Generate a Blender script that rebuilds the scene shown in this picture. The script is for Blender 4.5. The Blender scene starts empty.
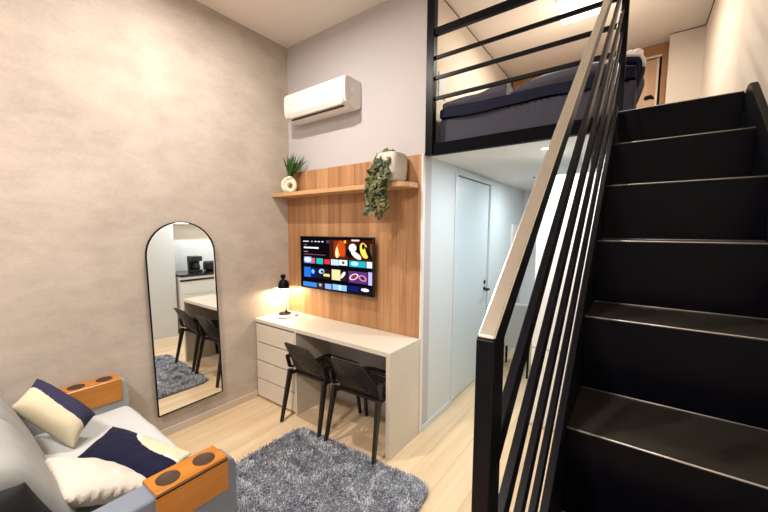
import bpy, bmesh, math, random
from mathutils import Vector, Matrix, noise
random.seed(7)
scene = bpy.context.scene
col = scene.collection
PI = math.pi

# ------------------------------------------------------------------ materials
def lin(c):
    return tuple(((v/255.0)/12.92 if v/255.0 <= .04045 else ((v/255.0+.055)/1.055)**2.4) for v in c)

def mat(name, rgb, rough=.6, metal=0.0, spec=.5, var=0.0, vscale=20.0, bump=0.0, bscale=200.0, sheen=0.0, coat=0.0):
    m = bpy.data.materials.new(name); m.use_nodes = True
    nt = m.node_tree; b = nt.nodes['Principled BSDF']
    b.inputs['Base Color'].default_value = (*rgb, 1)
    b.inputs['Roughness'].default_value = rough
    b.inputs['Metallic'].default_value = metal
    b.inputs['Specular IOR Level'].default_value = spec
    if sheen: b.inputs['Sheen Weight'].default_value = sheen
    if coat: b.inputs['Coat Weight'].default_value = coat
    tc = nt.nodes.new('ShaderNodeTexCoord')
    if var:
        n = nt.nodes.new('ShaderNodeTexNoise'); n.inputs['Scale'].default_value = vscale; n.inputs['Detail'].default_value = 5
        nt.links.new(tc.outputs['Object'], n.inputs['Vector'])
        r = nt.nodes.new('ShaderNodeValToRGB')
        r.color_ramp.elements[0].position = .3; r.color_ramp.elements[1].position = .7
        r.color_ramp.elements[0].color = (*[v*(1-var) for v in rgb], 1)
        r.color_ramp.elements[1].color = (*[min(1, v*(1+var)) for v in rgb], 1)
        nt.links.new(n.outputs['Fac'], r.inputs['Fac']); nt.links.new(r.outputs['Color'], b.inputs['Base Color'])
    if bump:
        n2 = nt.nodes.new('ShaderNodeTexNoise'); n2.inputs['Scale'].default_value = bscale; n2.inputs['Detail'].default_value = 4
        nt.links.new(tc.outputs['Object'], n2.inputs['Vector'])
        bp = nt.nodes.new('ShaderNodeBump'); bp.inputs['Strength'].default_value = bump; bp.inputs['Distance'].default_value = .01
        nt.links.new(n2.outputs['Fac'], bp.inputs['Height']); nt.links.new(bp.outputs['Normal'], b.inputs['Normal'])
    return m

def emit(name, rgb, s):
    m = bpy.data.materials.new(name); m.use_nodes = True
    nt = m.node_tree; nt.nodes.clear()
    e = nt.nodes.new('ShaderNodeEmission'); o = nt.nodes.new('ShaderNodeOutputMaterial')
    e.inputs['Color'].default_value = (*rgb, 1); e.inputs['Strength'].default_value = s
    nt.links.new(e.outputs[0], o.inputs[0]); return m

def wood(name, c1, c2, axis, plank=None, rough=.45, gs=1.0, joint=.55, offs=0.0):
    """grain stretched along axis; plank=(across_axis, width): boards with own tone"""
    m = bpy.data.materials.new(name); m.use_nodes = True
    nt = m.node_tree; b = nt.nodes['Principled BSDF']; L = nt.links.new
    b.inputs['Roughness'].default_value = rough
    g = nt.nodes.new('ShaderNodeNewGeometry')
    mp = nt.nodes.new('ShaderNodeMapping')
    sc = [14*gs, 14*gs, 14*gs]; sc['xyz'.index(axis)] = .9*gs
    mp.inputs['Scale'].default_value = sc
    L(g.outputs['Position'], mp.inputs['Vector'])
    n = nt.nodes.new('ShaderNodeTexNoise'); n.inputs['Scale'].default_value = 1.0; n.inputs['Detail'].default_value = 7; n.inputs['Distortion'].default_value = .6
    L(mp.outputs[0], n.inputs['Vector'])
    mp2 = nt.nodes.new('ShaderNodeMapping'); sc2 = [110*gs]*3; sc2['xyz'.index(axis)] = 2.5*gs; mp2.inputs['Scale'].default_value = sc2
    L(g.outputs['Position'], mp2.inputs['Vector'])
    n2 = nt.nodes.new('ShaderNodeTexNoise'); n2.inputs['Scale'].default_value = 1.0; n2.inputs['Detail'].default_value = 3
    L(mp2.outputs[0], n2.inputs['Vector'])
    mx = nt.nodes.new('ShaderNodeMath'); mx.operation = 'MULTIPLY_ADD'; mx.inputs[1].default_value = .35
    L(n2.outputs['Fac'], mx.inputs[0]); 
    m2 = nt.nodes.new('ShaderNodeMath'); m2.operation = 'MULTIPLY'; m2.inputs[1].default_value = .65
    L(n.outputs['Fac'], m2.inputs[0]); L(m2.outputs[0], mx.inputs[2])
    val = mx.outputs[0]
    if plank:
        sp = nt.nodes.new('ShaderNodeSeparateXYZ'); L(g.outputs['Position'], sp.inputs[0])
        d = nt.nodes.new('ShaderNodeMath'); d.operation = 'MULTIPLY_ADD'; d.inputs[1].default_value = 1/plank[1]; d.inputs[2].default_value = offs+40
        L(sp.outputs['xyz'.index(plank[0])], d.inputs[0])
        fl = nt.nodes.new('ShaderNodeMath'); fl.operation = 'FLOOR'; L(d.outputs[0], fl.inputs[0])
        wn = nt.nodes.new('ShaderNodeTexWhiteNoise'); wn.noise_dimensions = '1D'; L(fl.outputs[0], wn.inputs['W'])
        a = nt.nodes.new('ShaderNodeMath'); a.operation = 'MULTIPLY_ADD'; a.inputs[1].default_value = .22; L(wn.outputs['Value'], a.inputs[0])
        s = nt.nodes.new('ShaderNodeMath'); s.operation = 'SUBTRACT'; s.inputs[1].default_value = .11; L(val, s.inputs[0]); L(s.outputs[0], a.inputs[2])
        val = a.outputs[0]
    r = nt.nodes.new('ShaderNodeValToRGB'); r.color_ramp.elements[0].position = .32; r.color_ramp.elements[1].position = .68
    r.color_ramp.elements[0].color = (*c1, 1); r.color_ramp.elements[1].color = (*c2, 1)
    L(val, r.inputs['Fac']); out = r.outputs['Color']
    if plank:
        fr = nt.nodes.new('ShaderNodeMath'); fr.operation = 'FRACT'; L(d.outputs[0], fr.inputs[0])
        cmp_ = nt.nodes.new('ShaderNodeMath'); cmp_.operation = 'LESS_THAN'; cmp_.inputs[1].default_value = .018; L(fr.outputs[0], cmp_.inputs[0])
        mix = nt.nodes.new('ShaderNodeMix'); mix.data_type = 'RGBA'
        L(cmp_.outputs[0], mix.inputs['Factor']); L(out, mix.inputs['A'])
        mix.inputs['B'].default_value = (*[v*joint for v in c1], 1); out = mix.outputs['Result']
    L(out, b.inputs['Base Color'])
    return m

def concrete():
    m = bpy.data.materials.new('burnt_cement'); m.use_nodes = True
    nt = m.node_tree; b = nt.nodes['Principled BSDF']; L = nt.links.new
    b.inputs['Roughness'].default_value = .75; b.inputs['Specular IOR Level'].default_value = .25
    g = nt.nodes.new('ShaderNodeNewGeometry')
    def nz(scale, detail, mscale, dist=0):
        mp = nt.nodes.new('ShaderNodeMapping'); mp.inputs['Scale'].default_value = mscale; L(g.outputs['Position'], mp.inputs['Vector'])
        n = nt.nodes.new('ShaderNodeTexNoise'); n.inputs['Scale'].default_value = scale; n.inputs['Detail'].default_value = detail
        n.inputs['Roughness'].default_value = .65; n.inputs['Distortion'].default_value = dist
        L(mp.outputs[0], n.inputs['Vector']); return n.outputs['Fac']
    a = nz(1.5, 8, (1, 1, 1.5), .3); c = nz(8, 8, (1, .7, 1.5), .4); f = nz(85, 4, (1, .6, 1.6))
    def mad(x, k, y):
        q = nt.nodes.new('ShaderNodeMath'); q.operation = 'MULTIPLY_ADD'; q.inputs[1].default_value = k; L(x, q.inputs[0])
        if y is None: q.inputs[2].default_value = 0
        else: L(y, q.inputs[2])
        return q.outputs[0]
    v = mad(f, .22, mad(c, .30, mad(a, .5, None)))
    r = nt.nodes.new('ShaderNodeValToRGB'); r.color_ramp.elements[0].position = .38; r.color_ramp.elements[1].position = .62
    r.color_ramp.elements[0].color = (.385, .33, .285, 1); r.color_ramp.elements[1].color = (.535, .47, .41, 1)
    L(v, r.inputs['Fac']); L(r.outputs['Color'], b.inputs['Base Color'])
    bp = nt.nodes.new('ShaderNodeBump'); bp.inputs['Strength'].default_value = .2; bp.inputs['Distance'].default_value = .006
    L(v, bp.inputs['Height']); L(bp.outputs['Normal'], b.inputs['Normal'])
    return m

M = {}
M['concrete'] = concrete()
M['plaster'] = mat('white_plaster', (.50, .475, .485), .8, spec=.2, bump=.05, bscale=90)
M['plaster_warm'] = mat('warm_plaster', (.68, .61, .53), .75, spec=.2)
M['ceiling'] = mat('ceiling_paint', (.80, .745, .69), .9, spec=.1)
M['soffit'] = mat('soffit_paint', (.72, .72, .70), .8, spec=.2)
M['cool_wall'] = mat('corridor_paint', (.60, .65, .67), .6, spec=.3)
M['door'] = mat('door_lacquer', (.58, .66, .70), .4)
M['floor'] = wood('pale_oak_floor', (.59, .435, .265), (.75, .58, .385), 'y', ('x', .19), .38, 1.0, .75)
M['panel'] = wood('panel_oak', (.30, .14, .058), (.53, .295, .145), 'z', ('x', .155), .5, 1.1, .9, .33)
M['shelf'] = wood('shelf_oak', (.47, .26, .12), (.62, .37, .19), 'x', None, .45, 1.3)
M['wardrobe'] = wood('wardrobe_wood', (.30, .135, .055), (.40, .20, .09), 'x', None, .4, 1.0)
M['wardrobe_door'] = wood('wardrobe_door_wood', (.40, .23, .13), (.54, .33, .2), 'z', ('x', .06), .45, 1.0, .8)
M['tray'] = wood('honey_wood', (.36, .125, .012), (.54, .21, .025), 'y', None, .3, 1.5)
M['laminate'] = mat('cream_laminate', (.64, .575, .485), .45, var=.03, vscale=3)
M['laminate_in'] = mat('cream_laminate_inner', (.62, .55, .48), .5)
M['dark_gap'] = mat('dark_recess', (.03, .025, .02), .9)
M['black_metal'] = mat('black_steel', (.0035, .0035, .006), .34, spec=.12)
M['stair_metal'] = mat('stair_steel', (.0018, .0018, .005), .26, spec=.10, bump=.02, bscale=25)
M['tread'] = mat('tread_steel', (.027, .0245, .020), .33, spec=.35, var=.15, vscale=6, bump=.03, bscale=30)
M['edge_black'] = mat('matt_black_beam', (.0025, .0025, .004), .6, spec=.04)
M['joint'] = mat('dark_brown_joint', (.10, .06, .035), .8)
M['edge_glint'] = mat('steel_edge_glint', (.62, .60, .57), .35, metal=.6)  # light grey stands in for reflections along the black step edges
M['rail_sheen'] = mat('handrail_painted_sheen', (.72, .71, .66), .26, metal=.95)  # pale metal stands in for gloss on the black handrail
M['black'] = mat('black_plastic', (.012, .012, .012), .4)
M['chair'] = mat('black_chair_plastic', (.018, .0145, .012), .42, spec=.35)
M['tv_black'] = mat('tv_black', (.006, .006, .008), .25)
M['ac'] = mat('ac_white', (.74, .725, .70), .35)
M['ac_side'] = mat('ac_side_white', (.72, .70, .68), .4)
M['mirror'] = mat('mirror_silver', (.90, .91, .90), .015, metal=1)
M['glass'] = mat('black_glass', (.01, .01, .01), .1)
M['chrome'] = mat('chrome', (.7, .7, .7), .2, metal=1)
M['ceramic'] = mat('cream_ceramic', (.80, .71, .56), .4)
M['pot'] = mat('beige_ceramic', (.52, .48, .41), .55)
M['leaf'] = mat('leaf_green', (.035, .10, .02), .5, var=.5, vscale=30)
M['leaf_pale'] = mat('ivy_pale_green', (.115, .12, .04), .55, var=.5, vscale=25)
M['leaf_dark'] = mat('ivy_dark_green', (.018, .04, .018), .5, var=.3, vscale=25)
M['stem'] = mat('stem_green', (.13, .13, .05), .6)
M['soil'] = mat('soil', (.04, .025, .015), .9)
M['sofa'] = mat('sofa_grey_fabric', (.30, .305, .30), .9, spec=.15, bump=.25, bscale=500, sheen=.2, var=.06, vscale=10)
M['sofa_seat'] = mat('sofa_pale_fabric', (.56, .585, .60), .9, spec=.1, bump=.2, bscale=400, sheen=.2)
M['sofa_arm'] = mat('sofa_arm_fabric', (.20, .235, .29), .9, spec=.1, bump=.2, bscale=500)
M['arm_side'] = mat('sofa_side_fabric', (.20, .20, .21), .9, spec=.1, bump=.2, bscale=500)
M['cream'] = mat('cream_fabric', (.66, .58, .42), .9, spec=.1, bump=.25, bscale=350)
M['ivory'] = mat('ivory_fabric', (.60, .55, .49), .9, spec=.1, bump=.3, bscale=120)
M['navy'] = mat('navy_fabric', (.006, .007, .03), .85, spec=.15, bump=.2, bscale=400, sheen=.05)
M['slate'] = mat('slate_navy_fabric', (.035, .035, .075), .85, spec=.15, bump=.2, bscale=400)
M['charcoal'] = mat('charcoal_fabric', (.02, .021, .024), .85, spec=.15, bump=.2, bscale=400)
M['white_cloth'] = mat('white_cloth', (.8, .78, .74), .8)
M['sheet'] = mat('grey_sheet', (.060, .062, .088), .8, spec=.2, bump=.15, bscale=30)
M['duvet'] = mat('navy_duvet', (.009, .011, .03), .8, spec=.2, bump=.15, bscale=40)
M['duvet_in'] = mat('mauve_duvet_lining', (.10, .10, .135), .8, spec=.2, bump=.15, bscale=40)
M['rug_base'] = mat('rug_base', (.16, .18, .22), .95)
M['white_cab'] = mat('white_cabinet', (.72, .70, .66), .4)
M['tile'] = mat('white_backsplash', (.80, .80, .78), .4)
M['grey_uph'] = mat('grey_upholstery', (.30, .32, .32), .8)
M['bulb'] = emit('warm_bulb', (1, .72, .38), 30)
M['lamp_lit'] = emit('lamp_diffuser', (1, .90, .74), 3.2)
M['down_lit'] = emit('downlight_lens', (.95, .98, 1), 12)
M['strip_lit'] = emit('strip_lens', (1, .93, .82), 5)

# ------------------------------------------------------------------ geometry helpers
def BM(): return bmesh.new()

def box(bm, x0, x1, y0, y1, z0, z1, mi=0, rot=None, about=None):
    vs = [bm.verts.new((x, y, z)) for x in (x0, x1) for y in (y0, y1) for z in (z0, z1)]
    if rot is not None:
        a = Vector(about)
        for v in vs: v.co = a + rot @ (v.co - a)
    F = [(0, 1, 3, 2), (4, 6, 7, 5), (0, 4, 5, 1), (2, 3, 7, 6), (0, 2, 6, 4), (1, 5, 7, 3)]
    for f in F:
        fc = bm.faces.new([vs[i] for i in f]); fc.material_index = mi
    return vs

def prism(bm, poly, axis, a, b, mi=0):
    """poly: 2D pts in the other two axes (in xyz order), extruded along axis a..b"""
    def p3(p, t):
        if axis == 'x': return (t, p[0], p[1])
        if axis == 'y': return (p[0], t, p[1])
        return (p[0], p[1], t)
    A = [bm.verts.new(p3(p, a)) for p in poly]; B = [bm.verts.new(p3(p, b)) for p in poly]
    n = len(poly); fs = [bm.faces.new(A), bm.faces.new(B[::-1])]
    for i in range(n):
        fs.append(bm.faces.new([A[i], B[i], B[(i+1) % n], A[(i+1) % n]]))
    for f in fs: f.material_index = mi
    return fs

def beam(bm, A, B, w, h, up=(0, 0, 1), mi=0, w2=None, h2=None):
    A = Vector(A); B = Vector(B); d = (B-A).normalized(); s = d.cross(Vector(up)).normalized(); u = s.cross(d)
    w2 = w if w2 is None else w2; h2 = h if h2 is None else h2
    def ring(P, w, h): return [bm.verts.new(P + s*(i*w/2) + u*(j*h/2)) for i, j in ((-1, -1), (1, -1), (1, 1), (-1, 1))]
    a = ring(A, w, h); b = ring(B, w2, h2)
    fs = [bm.faces.new(a[::-1]), bm.faces.new(b)] + [bm.faces.new([a[i], a[(i+1) % 4], b[(i+1) % 4], b[i]]) for i in range(4)]
    for f in fs: f.material_index = mi

def tube(bm, pts, r, seg=10, mi=0, r1=None):
    pts = [Vector(p) for p in pts]; rings = []
    for i, p in enumerate(pts):
        d = (pts[min(i+1, len(pts)-1)] - pts[max(i-1, 0)]).normalized()
        ref = Vector((0, 0, 1)) if abs(d.z) < .9 else Vector((1, 0, 0))
        s = d.cross(ref).normalized(); u = s.cross(d)
        rr = r if r1 is None else r + (r1-r)*i/(len(pts)-1)
        rings.append([bm.verts.new(p + s*rr*math.cos(2*PI*k/seg) + u*rr*math.sin(2*PI*k/seg)) for k in range(seg)])
    for a, b in zip(rings, rings[1:]):
        for k in range(seg):
            f = bm.faces.new([a[k], a[(k+1) % seg], b[(k+1) % seg], b[k]]); f.material_index = mi; f.smooth = True
    for rg in (rings[0][::-1], rings[-1]):
        f = bm.faces.new(rg); f.material_index = mi

def lathe(bm, prof, c, seg=28, mi=0, tilt=None):
    c = Vector(c); rings = []
    for r, z in prof:
        ring = []
        for k in range(seg):
            p = Vector((max(r, .0004)*math.cos(2*PI*k/seg), max(r, .0004)*math.sin(2*PI*k/seg), z))
            if tilt is not None: p = tilt @ p
            ring.append(bm.verts.new(c + p))
        rings.append(ring)
    for a, b in zip(rings, rings[1:]):
        for k in range(seg):
            f = bm.faces.new([a[k], a[(k+1) % seg], b[(k+1) % seg], b[k]]); f.material_index = mi; f.smooth = True

ORIG = {}
def obj(name, bm, mats, parent=None, bevel=0, seg=2, smooth=False, subd=0):
    me = bpy.data.meshes.new(name)
    bmesh.ops.recalc_face_normals(bm, faces=bm.faces)
    o0 = ORIG.get(parent.name, Vector((0, 0, 0))) if parent else Vector((0, 0, 0))
    if parent: bmesh.ops.translate(bm, verts=bm.verts, vec=-o0)
    if smooth:
        for f in bm.faces: f.smooth = True
    bm.to_mesh(me); bm.free()
    if not isinstance(mats, (list, tuple)): mats = [mats]
    for m in mats: me.materials.append(m)
    o = bpy.data.objects.new(name, me); col.objects.link(o)
    if parent: o.parent = parent
    ORIG[o.name] = o0
    if bevel:
        b = o.modifiers.new('bevel', 'BEVEL'); b.width = bevel; b.segments = seg; b.limit_method = 'ANGLE'; b.angle_limit = math.radians(40)
    if subd:
        s = o.modifiers.new('subd', 'SUBSURF'); s.levels = subd; s.render_levels = subd
    return o

def thing(name, label, cat, loc, group=None):
    o = bpy.data.objects.new(name, None); col.objects.link(o); o.location = loc
    o.empty_display_size = .1
    ORIG[o.name] = Vector(loc); o['label'] = label; o['category'] = cat
    if group: o['group'] = group
    return o

def tag(o, label, cat, group=None):
    o['label'] = label; o['category'] = cat
    if group: o['group'] = group
    return o

def struct(o, label=None, cat='structure'):
    o['kind'] = 'structure'
    if label: o['label'] = label; o['category'] = cat
    return o

def sbox(name, b, m, bevel=0, label=None, cat='structure'):
    bm = BM(); box(bm, *b); return struct(obj(name, bm, m, None, bevel), label, cat)

# ------------------------------------------------------------------ camera (calibrated)
CX, CY, H = 2.8078, -2.2575, 1.5792
ya, pi_, ro = [math.radians(v) for v in (36.501, -5.205, 0.2408)]
F = Vector((-math.sin(ya)*math.cos(pi_), math.cos(ya)*math.cos(pi_), math.sin(pi_)))
R = Vector((math.cos(ya), math.sin(ya), 0)); U = R.cross(F)
R2 = R*math.cos(ro) + U*math.sin(ro); U2 = U*math.cos(ro) - R*math.sin(ro)
cd = bpy.data.cameras.new('camera'); cam = bpy.data.objects.new('camera', cd); col.objects.link(cam)
mw = Matrix.Identity(4)
for i in range(3):
    mw[i][0] = R2[i]; mw[i][1] = U2[i]; mw[i][2] = -F[i]; mw[i][3] = (CX, CY, H)[i]
cam.matrix_world = mw
cd.sensor_width = 36; cd.lens = 342.9141*36/768; cd.clip_start = .02
cd.shift_x = (384-380.643)/768; cd.shift_y = (261.67-256)/768
scene.camera = cam

# ------------------------------------------------------------------ constants
XC = 1.54; ZC = 3.326; XR = 3.19; ZS = 2.13; ZL = 2.211; YF = -4.4; YB = 2.78
SL = .2211/.2695

# ------------------------------------------------------------------ the setting
sbox('floor', (-.1, XR+.1, YF-.1, YB+.1, -.1, 0), M['floor'], label='pale wooden plank floor of the studio', cat='floor')
sbox('ceiling', (-.1, XR+.1, YF-.1, YB+.1, ZC, ZC+.1), M['ceiling'], label='high pale ceiling over the room and the loft', cat='ceiling')
sbox('wall_left', (-.1, 0, YF-.1, 0, 0, ZC), M['concrete'], label='mottled beige burnt cement wall on the left', cat='wall')
sbox('wall_right', (XR, XR+.1, YF-.1, YB+.1, 0, ZC), M['plaster_warm'], label='warm white wall to the right of the stairs', cat='wall')
sbox('wall_front', (0, XR, YF-.1, YF, 0, ZC), M['plaster'], label='white wall behind the photographer', cat='wall')
sbox('wall_back', (-.1, XC, 0, .10, 0, ZC), M['plaster'], label='white wall above the oak panel carrying the air conditioner', cat='wall')
# corridor wall with door opening  (plane x = XC)
sbox('wall_loft_left', (XC-.1, XC, .10, YB, ZL, ZC), M['plaster_warm'], label='warm white side wall of the loft', cat='wall')
bm = BM()
DY0, DY1, DZ = .575, 1.42, 2.065
box(bm, XC-.1, XC, .10, DY0, 0, ZL); box(bm, XC-.1, XC, DY1, YB, 0, ZL); box(bm, XC-.1, XC, DY0, DY1, DZ, ZL)
struct(obj('wall_corridor', bm, M['cool_wall']), 'pale wall of the passage under the loft with a white door', 'wall')
sbox('wall_far', (XC-.1, XR, YB, YB+.1, 0, ZC), M['cool_wall'], label='far end wall of the passage under the loft', cat='wall')
# door
bm = BM(); box(bm, XC-.055, XC-.012, DY0+.008, DY1-.008, .008, DZ-.008)
door = struct(obj('door_1', bm, M['door'], None, .003), 'tall flush white door under the loft', 'door')
bm = BM()
for y0, y1, z0, z1 in ((DY0-.045, DY0, 0, DZ+.045), (DY1, DY1+.045, 0, DZ+.045), (DY0, DY1, DZ, DZ+.045)):
    box(bm, XC, XC+.008, y0, y1, z0, z1)
obj('door_frame', bm, M['door'], door, .002)
bm = BM()
lathe(bm, [(.0, .0), (.022, .0), (.022, .008), (.0, .008)], (XC-.012, DY1-.07, 1.03), 20, tilt=Matrix.Rotation(PI/2, 3, 'Y'))
lathe(bm, [(.0, .0), (.022, .0), (.022, .008), (.0, .008)], (XC-.012, DY1-.07, .96), 20, tilt=Matrix.Rotation(PI/2, 3, 'Y'))
tube(bm, [(XC-.01, DY1-.07, .96), (XC+.045, DY1-.07, .96), (XC+.05, DY1-.085, .96), (XC+.05, DY1-.19, .96)], .008)
obj('door_handle', bm, M['black_metal'], door)
# baseboards
bm = BM(); box(bm, 0, .012, YF, -.43, 0, .062)
struct(obj('baseboard_left', bm, mat('beige_baseboard', (.56, .48, .40), .5), None, .003), 'beige baseboard along the cement wall', 'baseboard')
bm = BM(); box(bm, XC, XC+.010, .0, DY0-.05, 0, .05); box(bm, XC, XC+.010, DY1+.05, YB, 0, .05)
struct(obj('baseboard_corridor', bm, M['cool_wall'], None, .003))
# loft slab with white soffit
bm = BM(); box(bm, XC, XR, .05, YB, ZS, ZS+.02, 0); box(bm, XC, XR, .05, YB, ZS+.02, ZL, 1)
struct(obj('floor.001', bm, [M['soffit'], M['black_metal']]), 'loft floor slab with white underside', 'floor')
# loft back partitions
sbox('wall_loft_corner', (2.957, XR, 1.85, 2.06, ZL, ZC), M['plaster_warm'], label='warm white wall pier right of the loft wardrobe', cat='wall')
sbox('wall_loft_back', (XC, XR, 2.5, 2.58, ZL, ZC), M['plaster_warm'])
# dark brown line between ceiling and loft side wall (thin dark joint)
sbox('trim_1', (XC, XC+.005, .06, 2.0, ZC-.006, ZC), M['joint'])
sbox('trim_2', (2.957, XR, 1.843, 1.85, ZC-.006, ZC), M['joint'])
sbox('trim_3', (XR-.006, XR, -.9, 1.85, ZC-.006, ZC), M['joint'])
# white corner strip of wall right of panel
sbox('trim_4', (1.530, XC+.004, -.034, 0, 0, ZS+.005), M['ac'])

# ------------------------------------------------------------------ oak panel and shelf
t = thing('wall_panel', 'oak wood panel covering the wall behind the television', 'wall panel', (.77, -.015, .76))
bm = BM()
xs = [0.002, .32, .64, .99, 1.31, 1.528]
for a, b in zip(xs, xs[1:]): box(bm, a+.0003, b-.0003, -.03, 0, .76, 2.134)
obj('boards', bm, M['panel'], t, .001)
bm = BM()
poly = [(0.001, -.031), (0.001, -.21)]
for k in range(9):
    a = -PI/2 + k*PI/2/8; poly.append((1.40+.11*math.cos(a), -.10+.11*math.sin(a)))
poly.append((1.51, -.031))
prism(bm, poly, 'z', 1.890, 1.925)
tag(obj('wall_shelf', bm, M['shelf'], None, .004), 'long oak shelf with rounded end holding two potted plants', 'shelf')

# ------------------------------------------------------------------ television
TX0, TX1, TZ0, TZ1, TY = .258, 1.135, 1.036, 1.524, -.095
t = thing('television', 'flat television on the oak panel showing a streaming menu', 'television', (.71, -.06, TZ0))
bm = BM(); box(bm, TX0, TX1, TY, TY+.028, TZ0, TZ1); obj('casing', bm, M['tv_black'], t, .003)
bm = BM(); box(bm, .60, .83, TY+.028, -.031, 1.18, 1.40); obj('wall_bracket', bm, M['black'], t, .002)
cols = {}
def ecol(rgb, s=1.0):
    k = (rgb, s)
    if k not in cols: cols[k] = (len(cols), emit('screen_colour', lin(rgb), s*1.0))
    return cols[k][0]
bm = BM(); SX0, SX1, SZ0, SZ1 = TX0+.008, TX1-.008, TZ0+.014, TZ1-.008
lay = [0]
def P2(u, v, d): return (SX0+(SX1-SX0)*u, TY-.0004-d*.00012, SZ1-(SZ1-SZ0)*v)
def rect(u0, v0, u1, v1, rgb, d=1, s=1.0):
    f = bm.faces.new([bm.verts.new(P2(*p, d)) for p in ((u0, v0), (u0, v1), (u1, v1), (u1, v0))]); f.material_index = ecol(rgb, s)
def blob(cu, cv, ru, rv, rgb, d=2, rot=0, s=1.0, n=18):
    vs = []
    for k in range(n):
        a = 2*PI*k/n; x = ru*math.cos(a); y = rv*math.sin(a)
        vs.append(bm.verts.new(P2(cu+x*math.cos(rot)-y*math.sin(rot), cv+x*math.sin(rot)+y*math.cos(rot), d)))
    f = bm.faces.new(vs[::-1]); f.material_index = ecol(rgb, s)
rect(0, 0, 1, 1, (10, 8, 12), 0)
# hero picture: plain warm abstract shapes
rect(.44, .04, 1, .40, (70, 25, 12), 1); rect(.50, .06, .66, .36, (120, 55, 25), 2); rect(.80, .04, .99, .38, (60, 18, 10), 2)
blob(.575, .22, .045, .16, (250, 160, 30), 3, .2); blob(.61, .20, .05, .15, (200, 70, 20), 4, -.1); blob(.545, .28, .02, .10, (255, 225, 180), 5)
rect(.64, .05, .67, .10, (250, 190, 60), 4); rect(.74, .03, .84, .06, (230, 200, 190), 4)
blob(.76, .24, .085, .13, (15, 12, 16), 5, .5); blob(.755, .18, .05, .075, (250, 235, 225), 6); blob(.80, .31, .04, .09, (245, 235, 235), 6, -.7)
blob(.90, .22, .05, .14, (250, 215, 90), 6, -.15); blob(.955, .27, .025, .13, (20, 12, 10), 7, -.3); blob(.89, .15, .02, .05, (30, 20, 15), 7)
rect(.97, .10, .995, .34, (90, 70, 40), 3)
# menu bar and text lines
for u0, u1 in ((.04, .13), (.17, .19), (.22, .25), (.27, .30), (.325, .355)): rect(u0, .075, u1, .095, (225, 215, 225), 2)
rect(.395, .055, .435, .11, (75, 65, 90), 2)
rect(.05, .15, .10, .165, (130, 110, 120), 2); rect(.05, .195, .28, .225, (245, 245, 255), 2)
rect(.05, .28, .115, .30, (150, 110, 120), 2); rect(.05, .335, .38, .35, (120, 70, 75), 2)
# tile row 1
rect(.05, .39, .17, .52, (90, 150, 225), 2); blob(.11, .45, .055, .05, (235, 240, 250), 3); rect(.17, .41, .225, .52, (200, 90, 120), 2)
rect(.245, .41, .345, .52, (45, 175, 180), 2); rect(.365, .42, .445, .51, (225, 45, 60), 2); rect(.46, .41, .57, .52, (190, 210, 240), 2)
rect(.575, .41, .685, .51, (230, 235, 245), 2); blob(.63, .46, .02, .03, (110, 90, 60), 3)
rect(.71, .41, .92, .52, (40, 165, 185), 2); blob(.78, .46, .05, .04, (170, 225, 235), 3); rect(.93, .41, .995, .52, (220, 235, 240), 2)
# tile row 2
rect(.05, .60, .155, .80, (40, 105, 210), 2); rect(.155, .60, .255, .80, (15, 25, 95), 2); blob(.19, .68, .025, .045, (110, 190, 250), 3)
rect(.265, .61, .45, .80, (25, 25, 35), 2); blob(.32, .66, .04, .05, (170, 200, 245), 3, .5); blob(.33, .665, .02, .025, (20, 20, 30), 4); rect(.35, .70, .44, .75, (235, 215, 120), 3)
rect(.47, .60, .59, .80, (225, 210, 155), 2); rect(.60, .60, .685, .80, (45, 25, 30), 2); blob(.625, .69, .022, .07, (240, 235, 225), 3, .4)
rect(.70, .60, .94, .81, (85, 50, 110), 2); blob(.77, .70, .045, .075, (225, 205, 230), 3, .7); blob(.77, .70, .03, .055, (150, 40, 60), 4, .7)
blob(.88, .71, .045, .06, (220, 130, 145), 3, -.5); blob(.88, .71, .027, .04, (60, 40, 110), 4, -.5); rect(.95, .59, .995, .82, (185, 180, 235), 2)
# tile row 3
rect(.03, .90, .245, .99, (60, 130, 215), 2); rect(.255, .89, .345, .99, (60, 50, 60), 2); blob(.30, .93, .02, .03, (190, 170, 150), 3)
rect(.37, .89, .465, .99, (140, 165, 225), 2); rect(.48, .88, .675, .985, (135, 190, 240), 2); rect(.57, .89, .60, .985, (220, 235, 250), 3)
rect(.69, .87, .83, .97, (20, 25, 95), 2); rect(.84, .86, .985, .98, (20, 22, 40), 2); blob(.91, .915, .05, .03, (235, 240, 245), 3)
scr = obj('screen', bm, [c[1] for c in sorted(cols.values())], t)
scr['label'] = 'lit screen with rows of colourful tiles'

# ------------------------------------------------------------------ air conditioner
t = thing('air_conditioner', 'white split air conditioner high on the white wall', 'air conditioner', (.56, -.001, 2.56))
prof = [(-.001, 2.79), (-.165, 2.79), (-.192, 2.780), (-.2, 2.765), (-.205, 2.70), (-.2, 2.612), (-.185, 2.585), (-.10, 2.555), (-.03, 2.562), (-.001, 2.58)]
bm = BM(); prism(bm, prof, 'x', .215, .905); obj('body', bm, M['ac'], t, .004)
for a, b in ((.188, .214), (.906, .932)):
    bm = BM(); prism(bm, [(y*.985, z if z > 2.7 else z+.002) for y, z in prof], 'x', a, b); obj('side_cap', bm, M['ac_side'], t, .008, 3)
bm = BM(); beam(bm, (.25, -.155, 2.568), (.88, -.155, 2.568), .018, .006, (0, 0, 1)); obj('air_slot', bm, M['dark_gap'], t)
bm = BM(); prism(bm, [(-.177, 2.578), (-.188, 2.5835), (-.186, 2.578), (-.178, 2.573)], 'x', .25, .88); obj('louver', bm, M['ac'], t)
bm = BM()
for cz in (2.665, 2.715): lathe(bm, [(0, 0), (.016, 0), (.014, .003), (0, .003)], (.933, -.12, cz), 18, tilt=Matrix.Rotation(PI/2, 3, 'Y'))
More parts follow.
